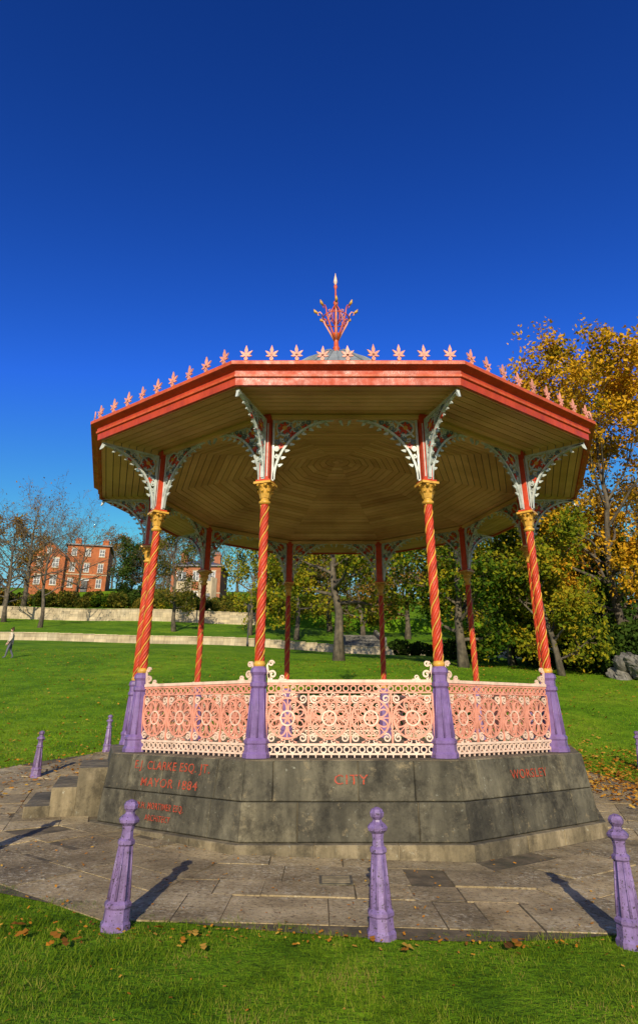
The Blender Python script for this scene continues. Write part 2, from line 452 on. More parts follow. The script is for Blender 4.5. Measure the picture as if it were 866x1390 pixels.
def letters(txt, facet, s, z, size, a_at, wid):
    cu = bpy.data.curves.new('lettering', 'FONT'); cu.body = txt; cu.size = size; cu.align_x = 'CENTER'; cu.align_y = 'CENTER'
    cu.extrude = 0.002; cu.space_character = 1.15; cu.offset = 0.001
    o = bpy.data.objects.new('tmp', cu); S.collection.objects.link(o)
    bpy.context.view_layer.update()
    dg = bpy.context.evaluated_depsgraph_get()
    me = bpy.data.meshes.new_from_object(o.evaluated_get(dg))
    w = max(v.co.x for v in me.vertices)-min(v.co.x for v in me.vertices)
    bpy.data.objects.remove(o)
    me.materials.clear(); me.materials.append(M_letter)
    phi = rad(36*facet)
    tilt = math.atan2(0.06, 0.46) if z > 0.6 else math.atan2(0.04, 0.43)
    k = wid/w
    M = Matrix.Rotation(phi, 4, 'Z') @ Matrix.Translation((s, -a_at, z)) @ Matrix.Rotation(rad(90)-tilt, 4, 'X') @ Matrix.Diagonal((k, 1, 1, 1))
    me.transform(M)
    return link(bpy.data.objects.new('lettering', me), B)
letters('CITY', 0, -0.02, 0.84, 0.155, 4.168, 0.42)
letters('WORSLEY', 1, 0.0, 0.85, 0.155, 4.167, 0.78)
letters('E.J. CLARKE ESQ. JT.', -1, 0.0, 0.93, 0.15, 4.158, 1.50)
letters('MAYOR 1884', -1, 0.0, 0.72, 0.15, 4.184, 1.12)
letters('W.H. MORTIMER ESQ.', -1, -0.1, 0.44, 0.11, 4.224, 0.95)
letters('ARCHITECT', -1, -0.1, 0.30, 0.10, 4.237, 0.5)

# columns
mb = MB()
ped = [(0.185,ZD),(0.185,ZD+0.05),(0.165,ZD+0.08),(0.16,ZD+0.16),(0.172,ZD+0.18),(0.172,ZD+0.21),(0.138,ZD+0.25),
       (0.092,ZD+0.86),(0.118,ZD+0.89),(0.118,ZD+0.93),(0.098,ZD+0.95),(0.098,ZD+1.03),(0.122,ZD+1.07),(0.112,ZD+1.12),(0.075,ZD+1.15)]
mb.lathe(ped, 8, mat=0, smooth=False, rot=rad(22.5))
for j in range(8):
    an = rad(22.5+45*j)
    mb.tube([(0.140*math.cos(an),0.140*math.sin(an),ZD+0.25),(0.095*math.cos(an),0.095*math.sin(an),ZD+0.86)],[0.014,0.010],5,0)
zs0, zs1 = ZD+1.15, 4.60
mb.lathe([(0.058,zs0),(0.052,zs1)], 16, mat=1)
for st in range(2):
    for off, rr_, rt, mt in ((0, 0.0625, 0.0115, 2), (math.pi/2, 0.050, 0.025, 1), (math.pi/4, 0.050, 0.020, 1), (3*math.pi/4, 0.050, 0.020, 1)):
        pts = []; n = 130
        for i in range(n+1):
            t = i/n; z = zs0+0.02+(zs1-zs0-0.06)*t; an = 2*math.pi*(z/0.60)+st*math.pi+off
            r = rr_-0.006*t
            pts.append((r*math.cos(an), r*math.sin(an), z))
        mb.tube(pts, rt, 5, mt)
mb.lathe([(0.075,zs0-0.01),(0.085,zs0+0.03),(0.07,zs0+0.07)], 16, mat=2)
mb.lathe([(0.06,4.56),(0.09,4.585),(0.09,4.61),(0.062,4.63),(0.065,4.68),(0.085,4.78),(0.115,4.86),(0.125,4.875)], 16, mat=2)
mb.box(-0.14,0.14,-0.14,0.14,4.875,4.91,2); mb.box(-0.115,0.115,-0.115,0.115,4.91,4.945,1)
for tier,(rz,ro,n) in enumerate(((4.66,0.11,8),(4.74,0.155,8))):
    for j in range(n):
        an = 2*math.pi*(j+0.5*tier)/n
        c, s_ = math.cos(an), math.sin(an)
        w = 0.03; k=[(0.068,rz),(0.085,rz+0.07),(ro,rz+0.12),(ro+0.012,rz+0.10),(ro,rz+0.085)]
        vs = []
        for ri,(r_,z_) in enumerate(k):
            ww = w*(1.0,1.1,0.8,0.6,0.2)[ri]
            vs += [(r_*c - s_*ww, r_*s_ + c*ww, z_), (r_*c + s_*ww, r_*s_ - c*ww, z_)]
        mb.add(vs, [(2*i,2*i+1,2*i+3,2*i+2) for i in range(4)], 2)
mb.box(-0.075,0.075,-0.075,0.075,4.945,6.08,1)
mb.box(-0.09,0.09,-0.09,0.09,5.93,6.03,1)
for sx in (-1,1):
    mb.box(sx*0.05-0.008, sx*0.05+0.008, -0.082,-0.0755,5.0,5.9,3)
col_me = mb.mesh('column', [M_purple, M_red, M_gold, M_white])
for k in range(10):
    al = rad(18+36*k)
    inst('column', col_me, B, (RC*math.sin(al), -RC*math.cos(al), 0), al)

# brackets
def bracket(Lx=1.08, H=1.09):
    mb = MB(); u0 = 0.09
    arc = [(u0+Lx-(Lx-0.03)*math.cos(a), (H-0.03)*math.sin(a)) for a in np.linspace(0.02, math.pi/2, 18)]
    mb.strap(arc, 0.036, 0.05)
    mb.strap([(u0+0.015,0),(u0+0.015,H)], 0.034, 0.05)
    mb.strap([(u0+0.03,H-0.02),(u0+Lx,H-0.02)], 0.036, 0.05)
    arc2 = [(u0+Lx-(Lx-0.03)*1.20*math.cos(a), (H-0.03)*1.19*math.sin(a)) for a in np.linspace(0.02, math.pi/2, 34)]
    arc2 = [p for p in arc2 if p[0] > u0+0.05 and p[1] < H-0.05]
    if len(arc2) > 2: mb.strap(arc2, 0.026, 0.035)
    for i, a in enumerate(np.linspace(0.12, 1.45, 19)):
        k = 1.095
        p = (u0+Lx-(Lx-0.03)*k*math.cos(a), (H-0.03)*k*math.sin(a))
        if p[0] < u0+0.05 or p[1] > H-0.05:
            continue
        sg = 1 if i % 2 else -1
        mb.strap(spiral(p[0], p[1], 0.043, 0.010, 1.25, a*2+i, sg, 14), 0.018, 0.028, mat=0 if i % 3 else 3)
    for a in np.linspace(0.25, 1.32, 9):
        p = (u0+Lx-(Lx-0.03)*0.965*math.cos(a), (H-0.03)*0.965*math.sin(a))
        q = (u0+Lx-(Lx-0.03)*0.91*math.cos(a+0.05), (H-0.03)*0.91*math.sin(a+0.05))
        mb.strap([p, ((p[0]+q[0])/2,(p[1]+q[1])/2), q], [0.05,0.04,0.008], 0.02)
    c = (u0+0.19, H-0.19)
    mb.strap(circ(c[0], c[1], 0.125, 22), 0.024, 0.035, True)
    mb.strap(circ(c[0], c[1], 0.10, 20), 0.018, 0.022, True, mat=3)
    for j in range(8):
        a = j*math.pi/4
        mb.strap([(c[0]+0.02*math.cos(a), c[1]+0.02*math.sin(a)), (c[0]+0.06*math.cos(a), c[1]+0.06*math.sin(a)), (c[0]+0.11*math.cos(a), c[1]+0.11*math.sin(a))], [0.024,0.052,0.014], 0.034, mat=1)
    mb.strap(circ(c[0], c[1], 0.022, 8), 0.03, 0.055, True, mat=2)
    for qi, (sx, sz, r, a0, sg) in enumerate(((0.42,0.085,0.06,0,1),(0.56,0.08,0.045,2,-1),(0.68,0.07,0.035,1,1),(0.07,0.42,0.045,1,-1),(0.07,0.56,0.04,0,1),(0.065,0.68,0.034,2,-1),(0.40,0.20,0.06,3,1),(0.22,0.38,0.06,1,-1),(0.06,0.06,0.04,0,1),(0.36,0.36,0.03,0,1))):
        mb.strap(spiral(u0+sx, H-sz, r, 0.012, 1.4, a0, sg, 14), 0.021, 0.03, mat=3 if qi in (1,3,6,7,9) else 0)
    for (sx, sz) in ((0.31,0.29),(0.52,0.17),(0.14,0.50)):
        for j in range(5):
            a = j*2*math.pi/5+0.4
            mb.strap([(u0+sx, H-sz), (u0+sx+0.035*math.cos(a), H-sz+0.035*math.sin(a)), (u0+sx+0.06*math.cos(a), H-sz+0.06*math.sin(a))], [0.016,0.036,0.008], 0.036, mat=1)
    mb.strap([(u0+Lx-0.02, H-0.03),(u0+Lx+0.0,H-0.09),(u0+Lx+0.03,H-0.14)],[0.05,0.045,0.01],0.035)
    return mb.mesh('bracket', [M_white, M_red, M_gold, M_slateblue])
br = bracket()
br_out = bracket(1.02, 1.02)
Z0B = 4.95
for k in range(10):
    al = rad(18+36*k)
    p = (RC*math.sin(al), -RC*math.cos(al), Z0B)
    inst('outer_bracket', br_out, B, p, al-math.pi/2)
    inst('side_bracket', br, B, p, al+rad(18))
    inst('side_bracket', br, B, p, al-rad(18)+math.pi)
# balustrade
def panel():
    mb = MB(); W = HS-0.12
    mb.box(-W,W,-0.03,0.03,ZD+0.935,ZD+0.975,1)
    mb.box(-W,W,-0.018,0.018,ZD+0.905,ZD+0.932,0)
    mb.box(-W,W,-0.016,0.016,ZD+0.80,ZD+0.820,0)
    mb.box(-W,W,-0.02,0.02,ZD+0.145,ZD+0.175,1)
    mb.box(-W,W,-0.016,0.016,ZD+0.035,ZD+0.058,1)
    n = 22
    for i in range(n):
        x = -W+(i+0.5)*2*W/n
        mb.strap(circ(x, ZD+0.862, 0.036, 12), 0.016, 0.02, True, 0)
        mb.strap(circ(x, ZD+0.10, 0.037, 12, ex=1.0), 0.018, 0.02, True, 1)
        mb.strap([(x, ZD+0.04),(x, ZD+0.0)], [0.022,0.012], 0.02, mat=1)
    U = 4; w = 2*W/U
    for i in range(U+1):
        x = -W+i*w
        mb.strap([(x, ZD+0.17),(x, ZD+0.80)], 0.022, 0.028, mat=0)
    for i in range(U):
        cx = -W+(i+0.5)*w; cz = ZD+0.486
        R = w/2-0.025
        mb.strap(circ(cx, cz, R, 30), 0.026, 0.028, True, 0)
        mb.strap(circ(cx, cz, R*0.36, 18), 0.020, 0.024, True, 1)
        for j in range(8):
            a = j*math.pi/4+math.pi/8
            px, pz = cx+R*0.62*math.cos(a), cz+R*0.62*math.sin(a)
            pts = []
            for q in range(12):
                t = 2*math.pi*q/12
                lx = R*0.30*math.cos(t); lz = R*0.17*math.sin(t)
                pts.append((px+lx*math.cos(a)-lz*math.sin(a), pz+lx*math.sin(a)+lz*math.cos(a)))
            mb.strap(pts, 0.019, 0.022, True, 0)
            a2 = a+math.pi/8
            mb.strap([(cx+R*0.4*math.cos(a2), cz+R*0.4*math.sin(a2)), (cx+R*0.98*math.cos(a2), cz+R*0.98*math.sin(a2))], 0.014, 0.02, mat=0)
        for j in range(6):
            a = j*math.pi/3
            mb.strap([(cx,cz),(cx+0.04*math.cos(a),cz+0.04*math.sin(a)),(cx+R*0.33*math.cos(a),cz+R*0.33*math.sin(a))],[0.012,0.032,0.008],0.03,mat=0)
        for sx in (-1,1):
            for sz in (-1,1):
                a0 = math.atan2(-sz, -sx)
                mb.strap(spiral(cx+sx*(w/2-0.075), cz+sz*0.245, 0.058, 0.012, 1.4, a0, sx*sz, 16), 0.020, 0.024, mat=1)
                mb.strap([(cx+sx*0.02, cz+sz*R), (cx+sx*0.08, cz+sz*(R+0.03)), (cx+sx*0.13, cz+sz*0.30)], 0.017, 0.022, mat=0)
                mb.strap(circ(cx+sx*0.055, cz+sz*0.285, 0.026, 10), 0.015, 0.022, True, 1)
    for sx in (-1,1):
        X = W*sx
        mb.strap(spiral(X-sx*0.065, ZD+1.045, 0.062, 0.014, 1.5, -math.pi/2, sx, 18), 0.024, 0.025, mat=1)
        mb.strap([(X-sx*0.02, ZD+0.975),(X-sx*0.005, ZD+1.06),(X+sx*0.01, ZD+1.16),(X-sx*0.02, ZD+1.22)], [0.03,0.03,0.025,0.012], 0.025, mat=1)
        mb.strap(spiral(X-sx*0.045, ZD+1.19, 0.042, 0.01, 1.3, 0, -sx, 14), 0.02, 0.025, mat=1)
        mb.strap(spiral(X-sx*0.20, ZD+1.005, 0.034, 0.01, 1.3, -math.pi/2, sx, 12), 0.018, 0.025, mat=1)
        mb.strap([(X-sx*0.15, ZD+0.98),(X-sx*0.26, ZD+0.982)], [0.02,0.008], 0.022, mat=1)
    return mb.mesh('balustrade_panel', [M_pink, M_cream])
pm = panel()
for f in range(10):
    if f == 8: continue      # entrance
    phi = rad(36*f)
    inst('balustrade_panel', pm, B, (math.sin(phi)*AP, -math.cos(phi)*AP, 0), phi)

# roof
c18 = math.cos(rad(18))
mb = MB()
def apz(l): return [(r*c18, z) for r, z in l]
decring(mb, apz([(5.14,6.02),(5.15,5.985),(5.20,5.985),(5.21,6.10)]), 0)
decring(mb, apz([(5.21,6.10),(5.24,6.105),(5.245,6.135),(5.225,6.14)]), 1)
decring(mb, apz([(5.225,6.14),(5.23,6.20),(5.29,6.225),(5.335,6.24)]), 0)
decring(mb, apz([(5.335,6.24),(5.35,6.245),(5.355,6.295),(5.34,6.31),(5.22,6.315)]), 1)
mb.obj('fascia_gutter', [M_fascia, M_fascia2], B, fix=True)
mb = MB(); decring(mb, [(AP-0.07,6.06),(AP-0.07,5.985),(AP+0.07,5.985),(AP+0.07,6.06)], 0)
def soffit_mat():
    m, nt, out = new_mat('soffit_boards')
    b = N(nt, 'ShaderNodeBsdfPrincipled'); b.inputs['Roughness'].default_value = 0.5
    g = N(nt, 'ShaderNodeNewGeometry')
    r = ramp(nt, [(0,(0.58,0.33,0.11)),(0.5,(0.70,0.42,0.16)),(1,(0.80,0.51,0.22))], g.outputs['Random Per Island'])
    r2 = ramp(nt, [(0.3,(0.58,0.50,0.42)),(0.6,(1,1,1))], noise_n(nt, g.outputs['Position'], 0.9, 8))
    c = mixc(nt, 0.8, r.outputs[0], r2.outputs[0], 'MULTIPLY')
    nt.links.new(c, b.inputs['Base Color']); nt.links.new(b.outputs[0], out.inputs[0]); return m
M_soff = soffit_mat()
mb.obj('ring_beam', [M_soff], B, fix=True)
def ceil_z(a):
    return np.interp(a, [0, AP, 5.15*c18], [6.9, 6.07, 6.025])
mb = MB(); a = 0.0
rnd = random.Random(77)
while a < 4.88:
    a2 = min(a+0.13, 4.895)
    for f in range(10):
        phi = rad(36*f); g = 0.006 if a > 0 else 0.0
        vs = []
        j = rnd.uniform(-0.002,0.002)
        for (aa, dz) in ((a+g,j),(a2-g,j),(a2-g,0.02),(a+g,0.02)):
            for sgn in (-1,1):
                s_ = sgn*max(0.0001, T18*aa-0.002); z = float(ceil_z(aa))+dz
                vs.append((math.sin(phi)*aa+math.cos(phi)*s_, -math.cos(phi)*aa+math.sin(phi)*s_, z))
        mb.add(vs, [(0,1,3,2),(2,3,5,4),(4,5,7,6),(6,7,1,0)], 0)
    a = a2
mb.obj('soffit', [M_soff], B)
# outer roof
prof = [(5.30,6.28),(5.0,6.42),(4.3,6.72),(3.4,7.18),(2.6,7.72),(2.0,8.20),(1.6,8.55),(1.2,8.90),(0.8,9.25),(0.45,9.48),(0.14,9.60),(0.05,9.63)]
mb = MB(); decring(mb, apz(prof), 0)
mb.obj('roof', [M_lead], B, fix=True)
mb = MB()
for k in range(10):
    al = rad(18+36*k); s_, c_ = math.sin(al), -math.cos(al)
    mb.tube([(r*s_, r*c_, z+0.01) for r, z in prof[1:]], 0.035, 6, 0)
    for q in (-0.5, 0, 0.5):
        al2 = rad(36*k)
        t = Vector((math.cos(al2), math.sin(al2), 0)); n_ = Vector((math.sin(al2), -math.cos(al2), 0))
        mb.tube([n_*(r*c18)+t*(r*math.sin(rad(18))*q)+Vector((0,0,z+0.008)) for r, z in prof[1:]], 0.018, 4, 0)
mb.obj('roof_rolls', [M_lead], B)
# cresting
mb = MB()
mb.strap([(0,0),(0,0.10)], 0.022, 0.018)
for (a, l, w) in ((90,0.17,0.05),(40,0.12,0.038),(140,0.12,0.038),(-8,0.085,0.034),(188,0.085,0.034)):
    c, s_ = math.cos(rad(a)), math.sin(rad(a)); zc = 0.10
    mb.strap([(0,zc),(c*l*0.3,zc+s_*l*0.3),(c*l*0.55,zc+s_*l*0.55),(c*l,zc+s_*l)], [0.02,w*0.8,w,0.004], 0.018)
mb.strap(circ(0,0.04,0.022,8),0.014,0.03,True)
crest = mb.mesh('cresting', [M_pink])
Rg = 5.31
for f in range(10):
    phi = rad(36*f); ap = Rg*c18; hs = Rg*math.sin(rad(18))
    for i in range(9):
        s_ = -hs+(i+0.5)*2*hs/9
        j = random.uniform(-0.02,0.02)
        o = inst('cresting', crest, B, (math.sin(phi)*ap+math.cos(phi)*s_, -math.cos(phi)*ap+math.sin(phi)*s_, 6.31), phi+j*8, (1,1,1+j*3))
        o.rotation_euler[1] = random.uniform(-0.05,0.05)
# finial
mb = MB()
Z = 9.55
mb.lathe([(0.16,0),(0.17,0.06),(0.10,0.12),(0.07,0.22),(0.09,0.27),(0.06,0.32),(0.05,0.6),(0.085,0.64),(0.085,0.68),(0.04,0.72),(0.032,1.5),(0.06,1.56),(0.06,1.60),(0.025,1.65),(0.02,2.0),(0.045,2.05),(0.045,2.09),(0.02,2.14)], 12, c=(0,0,Z), mat=0)
mb.lathe([(0.012,2.12),(0.05,2.22),(0.035,2.33),(0.004,2.50)], 6, c=(0,0,Z), mat=3, smooth=False)
for j in range(8):
    an = 2*math.pi*j/8; c, s_ = math.cos(an), math.sin(an); q = 0.95
    pr = [(0.05,0.5),(0.16,0.72),(0.28,0.95),(0.34,1.12),(0.36,1.25),(0.41,1.32),(0.47,1.28),(0.46,1.22),(0.42,1.22)]
    mb.tube([(r*q*c, r*q*s_, Z+z) for r, z in pr], [0.026,0.022,0.02,0.018,0.017,0.016,0.015,0.013,0.01], 6, 0 if j % 2 else 2)
    pr = [(0.30,1.0),(0.22,1.1),(0.17,1.22),(0.21,1.3),(0.26,1.26),(0.24,1.2)]
    mb.tube([(r*q*c, r*q*s_, Z+z) for r, z in pr], 0.013, 5, 2)
    pr = [(0.04,0.95),(0.13,1.1),(0.12,1.35),(0.04,1.5)]
    mb.tube([(r*q*c, r*q*s_, Z+z) for r, z in pr], 0.012, 5, 0)
    mb.tube([(0.47*q*c,0.47*q*s_,Z+1.28),(0.54*q*c,0.54*q*s_,Z+1.33),(0.57*q*c,0.57*q*s_,Z+1.40)],[0.03,0.04,0.008],5,1)
mb.tube([(0.32*math.cos(a),0.32*math.sin(a),Z+1.11) for a in np.linspace(0,2*math.pi,25)], 0.014, 5, 0)
mb.obj('finial', [M_fascia2, M_gold, M_pink, M_cream], B)

# ------------------------------------------------------------------ bollards
mb = MB()
mb.lathe([(0.118,-0.05),(0.118,0.03),(0.104,0.05),(0.098,0.13),(0.108,0.145),(0.108,0.165),(0.084,0.19),(0.053,0.555),(0.070,0.57),(0.070,0.595),(0.051,0.61),(0.046,0.66),
          (0.052,0.70),(0.082,0.725),(0.086,0.745),(0.070,0.765),(0.042,0.785),(0.037,0.80),(0.057,0.825),(0.061,0.85),(0.046,0.875),(0.012,0.89)], 8, smooth=False, rot=rad(22.5))
for j in range(8):
    an = rad(22.5+45*j); c, s_ = math.cos(an), math.sin(an)
    mb.tube([(0.084*c,0.084*s_,0.19),(0.053*c,0.053*s_,0.555)],[0.011,0.007],5)
bol = mb.mesh('bollard', [M_lilac])
for i, (x, y) in enumerate([(-1.59,5.71),(0.486,5.70),(2.40,5.66),(-3.85,7.9),(4.7,7.9),(-5.85,14.0),(-5.45,17.2),(7.85,16.4),(6.6,10.8),(6.2,19.3),(-6.7,10.6)]):
    o = bpy.data.objects.new('bollard', bol); o.location = (x, y, tz(x, y)+0.01); o.rotation_euler = (random.uniform(-.02,.02), (0.04 if i == 0 else random.uniform(-.02,.02)), random.uniform(0,1)); link(o)

# ------------------------------------------------------------------ grass blades
def blades(name, xs, ys, h, w, mat):
    n = len(xs); zs = terr(xs, ys)
    az = RNG.uniform(0, 2*np.pi, n)
    patch = 0.75+0.45*np.sin(xs*3.1+np.sin(ys*4.3)*1.3)*np.sin(ys*2.7+1.1+np.sin(xs*1.9))
    hh = h*RNG.uniform(0.4, 1.3, n)*patch; ln = RNG.uniform(0.2, 1.1, n)*hh
    la = RNG.uniform(0, 2*np.pi, n)
    dx, dy = np.cos(az)*w/2, np.sin(az)*w/2
    v = np.zeros((n, 3, 3))
    v[:,0] = np.stack([xs-dx, ys-dy, zs-0.005], 1); v[:,1] = np.stack([xs+dx, ys+dy, zs-0.005], 1)
    v[:,2] = np.stack([xs+np.cos(la)*ln, ys+np.sin(la)*ln, zs+hh], 1)
    me = bpy.data.meshes.new(name); me.from_pydata(v.reshape(-1,3).tolist(), [], np.arange(n*3).reshape(-1,3).tolist())
    me.materials.append(mat)
    link(bpy.data.objects.new(name, me))
def offpath(xs, ys, m=0.0):
    a = np.arctan2(xs-CX, -(ys-CY)); r = np.hypot(xs-CX, ys-CY)
    ro = np.array([rout(t) for t in a])
    edge = 0.10*np.sin(xs*7)*np.sin(xs*2.3+1)+0.06*np.sin(xs*17+ys*9)
    return r > ro-0.12+m+edge*0.9
xs = RNG.uniform(-4.5, 4.5, 130000); ys = RNG.uniform(3.3, 8.2, 130000)
k = offpath(xs, ys) & (np.abs(xs) < ys*0.62+0.4); blades('grass', xs[k], ys[k], 0.040, 0.006, L_grass)
d = 11+ (RNG.uniform(0,1,120000)**1.5)*34; xs = RNG.uniform(-0.62,0.62,120000)*(d+1); ys = d
k = offpath(xs, ys); blades('grass', xs[k], ys[k], 0.07, 0.022, L_lawn)

def fallen(name, n, fx, fy, lo, hi, up=0.03):
    vs = []; fs = []
    for i in range(n):
        x, y = fx(), fy()
        r = math.hypot(x-CX, y-CY)
        if r < 4.45: continue
        sz = random.uniform(lo, hi); az = random.uniform(0, 6.28)
        R = Matrix.Rotation(az, 3, 'Z') @ Matrix.Rotation(random.uniform(-0.5,0.5), 3, 'X') @ Matrix.Rotation(random.uniform(-0.5,0.5), 3, 'Y')
        b = len(vs); z = tz(x, y)+up
        shp = [(-1,0,0),(-.35,.55,.12),(.1,.32,.1),(.5,.6,.2),(1,0,.05),(.5,-.6,.2),(.1,-.32,.1),(-.35,-.55,.12)]
        for p in shp:
            q = R @ Vector(p)*sz*0.5
            vs.append((x+q.x, y+q.y, z+q.z+sz*0.1))
        fs += [(b,b+1,b+7),(b+1,b+2,b+6,b+7),(b+2,b+3,b+5,b+6),(b+3,b+4,b+5)]
    me = bpy.data.meshes.new(name); me.from_pydata(vs, [], fs); me.materials.append(L_fall)
    link(bpy.data.objects.new(name, me))
fallen('fallen_leaves', 650, lambda: random.uniform(-4.5,5), lambda: random.uniform(5.5,9.0), 0.012, 0.042)
fallen('fallen_leaves', 380, lambda: random.uniform(-4,4), lambda: random.gauss(5.58,0.12), 0.012, 0.045, 0.03)
fallen('fallen_leaves', 110, lambda: random.uniform(-3.0,3.0), lambda: random.uniform(3.8,5.5), 0.015, 0.035, 0.02)
fallen('fallen_leaves', 30, lambda: random.choice((-2.3,-1.9,1.9,-0.9,0.6,1.6))+random.gauss(0,0.22), lambda: random.gauss(5.45,0.10), 0.06, 0.12, 0.045)
fallen('fallen_leaves', 3600, lambda: abs(random.gauss(0,3.5))+5.4, lambda: random.gauss(15.2,2.0), 0.06, 0.13, 0.05)
fallen('fallen_leaves', 900, lambda: -abs(random.gauss(0,2.5))-4.5, lambda: random.gauss(14.5,3), 0.05, 0.10, 0.05)
fallen('fallen_leaves', 1800, lambda: random.uniform(-18,20), lambda: random.uniform(18,38), 0.07, 0.14, 0.06)

# ------------------------------------------------------------------ trees
def tree_mesh(name, H, R, cb, tr, nl, nleaf, leaf, lmat, seed, up=0.5, clump=0.5, nsub=6, ntw=4, bare=False, lean=(0,0)):
    rg = np.random.default_rng(seed); mb = MB()
    tp = []; x = y = 0
    for i in range(9):
        t = i/8; tp.append(np.array([x+lean[0]*t*H, y+lean[1]*t*H, t*H*0.88-0.3*(i == 0)])); x += rg.normal(0, 0.012*H); y += rg.normal(0, 0.012*H)
    rs = [tr*(1.35 if i == 0 else 1)*(1-0.88*(i/8)**0.9) for i in range(9)]
    mb.tube(tp, rs, 9, 0)
    def tpos(t):
        f = min(t*8, 7.999); i = int(f); return tp[i]*(1-(f-i))+tp[i+1]*(f-i), tr*(1-0.88*t**0.9)
    tips = []
    def grow(p, d, L, r, n, wig, grav):
        pts = [p]; d = d/np.linalg.norm(d)
        for i in range(n):
            d = d+rg.normal(0, wig, 3)+np.array([0,0,grav]); d /= np.linalg.norm(d)
            pts.append(pts[-1]+d*L/n)
        return pts
    for i in range(nl):
        s = (i+0.5)/nl; t = cb+(1-cb)*s*0.97
        p, r0 = tpos(min(t, 0.98)); az = i*2.4+rg.uniform(-0.4,0.4)
        env = R*(math.sin(math.pi*min(0.98, 0.2+0.72*s))**0.75)*rg.uniform(0.8,1.15)
        el = up*(0.4+1.3*s)+rg.uniform(-0.15,0.15)
        el = min(el, 1.35)
        L = env/max(0.45, math.cos(el)); L = min(L, R*1.35)
        d = np.array([math.cos(az)*math.cos(el), math.sin(az)*math.cos(el), math.sin(el)])
        r = min(r0*0.6, tr*0.42)
        pts = grow(p, d, L, r, 6, 0.12, 0.04)
        mb.tube(pts, [r*(1-0.8*q/6) for q in range(7)], 6, 0, cap=False)
        for j in range(nsub):
            f = 0.3+0.7*(j+rg.uniform(0,1))/nsub; q = min(int(f*6), 5); pp = pts[q]*(1-(f*6-q))+pts[q+1]*(f*6-q) if f < 1 else pts[6]
            dd = (pts[q+1]-pts[q]); dd = dd/np.linalg.norm(dd)+rg.normal(0, 0.6, 3)+np.array([0,0,0.15])
            L2 = L*rg.uniform(0.25,0.45); r2 = max(r*(1-0.8*f)*0.6, 0.012)
            p2 = grow(pp, dd, L2, r2, 4, 0.18, 0.03)
            mb.tube(p2, [r2*(1-0.75*u/4) for u in range(5)], 4, 1, cap=False)
            for k in range(ntw):
                w = rg.integers(1, 5); p3 = p2[w]
                d3 = (p2[w]-p2[w-1]); d3 = d3/np.linalg.norm(d3)+rg.normal(0, 0.7, 3)
                L3 = L2*rg.uniform(0.35,0.7)
                p4 = grow(p3, d3, L3, 0, 2, 0.25, 0.02)
                mb.tube(p4, [max(r2*0.35,0.008), max(r2*0.22,0.006), 0.004], 3, 1, cap=False)
                tips += [p4[1], p4[2]]
                if bare:
                    for _ in range(2):
                        p5 = grow(p4[1+rg.integers(0,2)], d3/np.linalg.norm(d3)+rg.normal(0,0.8,3), L3*0.7, 0, 2, 0.3, 0.02)
                        mb.tube(p5, [max(r2*0.22,0.016), 0.014, 0.010], 3, 1, cap=False); tips.append(p5[2])
    me = mb.mesh(name, [M_bark, M_bark2, lmat])
    nt_ = len(tips); tips = np.array(tips)
    wts = rg.gamma(0.9, 1, nt_); wts /= wts.sum()
    idx = rg.choice(nt_, nleaf, p=wts)
    c = tips[idx]+rg.normal(0, clump*0.5, (nleaf,3))*np.array([1,1,0.75])
    a = rg.normal(0,1,(nleaf,3)); a /= np.linalg.norm(a, axis=1)[:,None]
    b = np.cross(a, rg.normal(0,1,(nleaf,3))); b /= np.linalg.norm(b, axis=1)[:,None]
    sz = leaf*rg.uniform(0.55,1.35,nleaf)[:,None]
    nrm = np.cross(a,b)*sz*0.12
    v = np.stack([c-a*sz*0.6, c+b*sz*0.36+nrm-a*sz*0.05, c+a*sz*0.6, c-b*sz*0.36+nrm-a*sz*0.05], 1).reshape(-1,3)
    nv = len(me.vertices)
    allv = [tuple(q.co) for q in me.vertices]+v.tolist()
    allf = [tuple(p.vertices) for p in me.polygons]+(np.arange(nleaf*4).reshape(-1,4)+nv).tolist()
    mi = [p.material_index for p in me.polygons]+[2]*nleaf
    sm = [p.material_index != 2 for p in me.polygons]+[False]*nleaf
    m2 = bpy.data.meshes.new(name); m2.from_pydata(allv, [], allf)
    for q in (M_bark, M_bark2, lmat): m2.materials.append(q)
    m2.polygons.foreach_set('material_index', mi); m2.polygons.foreach_set('use_smooth', sm)
    return m2
def put(name, me, x, y, rot=0, sc=1.0, parent=None, dz=0):
    o = bpy.data.objects.new(name, me); o.location = (x, y, tz(x, y)-0.1+dz); o.rotation_euler = (0,0,rot)
    o.scale = (sc,)*3 if not hasattr(sc,'__len__') else sc
    return link(o, parent)

put('golden_maple_tree', tree_mesh('golden_maple_tree', 18.6, 6.3, 0.16, 0.30, 24, 34000, 0.22, L_gold, 24, up=0.55, clump=0.70, nsub=7, ntw=5), 17.3, 36)
put('green_sycamore_tree', tree_mesh('green_sycamore_tree', 12.5, 4.4, 0.12, 0.3, 18, 20000, 0.21, L_green, 5, clump=0.75), 8.4, 37)
put('yellow_lime_tree', tree_mesh('yellow_lime_tree', 9.5, 3.0, 0.08, 0.18, 16, 12000, 0.20, L_yel, 8, clump=0.7), 12.9, 34)
put('green_sycamore_tree', tree_mesh('green_sycamore_tree', 11, 4.0, 0.06, 0.25, 16, 16000, 0.21, L_green, 15, clump=0.75), 12.5, 41)
put('lime_tree', tree_mesh('lime_tree', 15, 6, 0.27, 0.36, 18, 13000, 0.24, L_yel, 33, clump=0.9, lean=(-0.03,0)), 1.3, 42)
put('beech_tree', tree_mesh('beech_tree', 14.5, 3.2, 0.2, 0.28, 16, 6500, 0.24, L_olive, 41, clump=0.7, up=0.8), -17.6, 76)
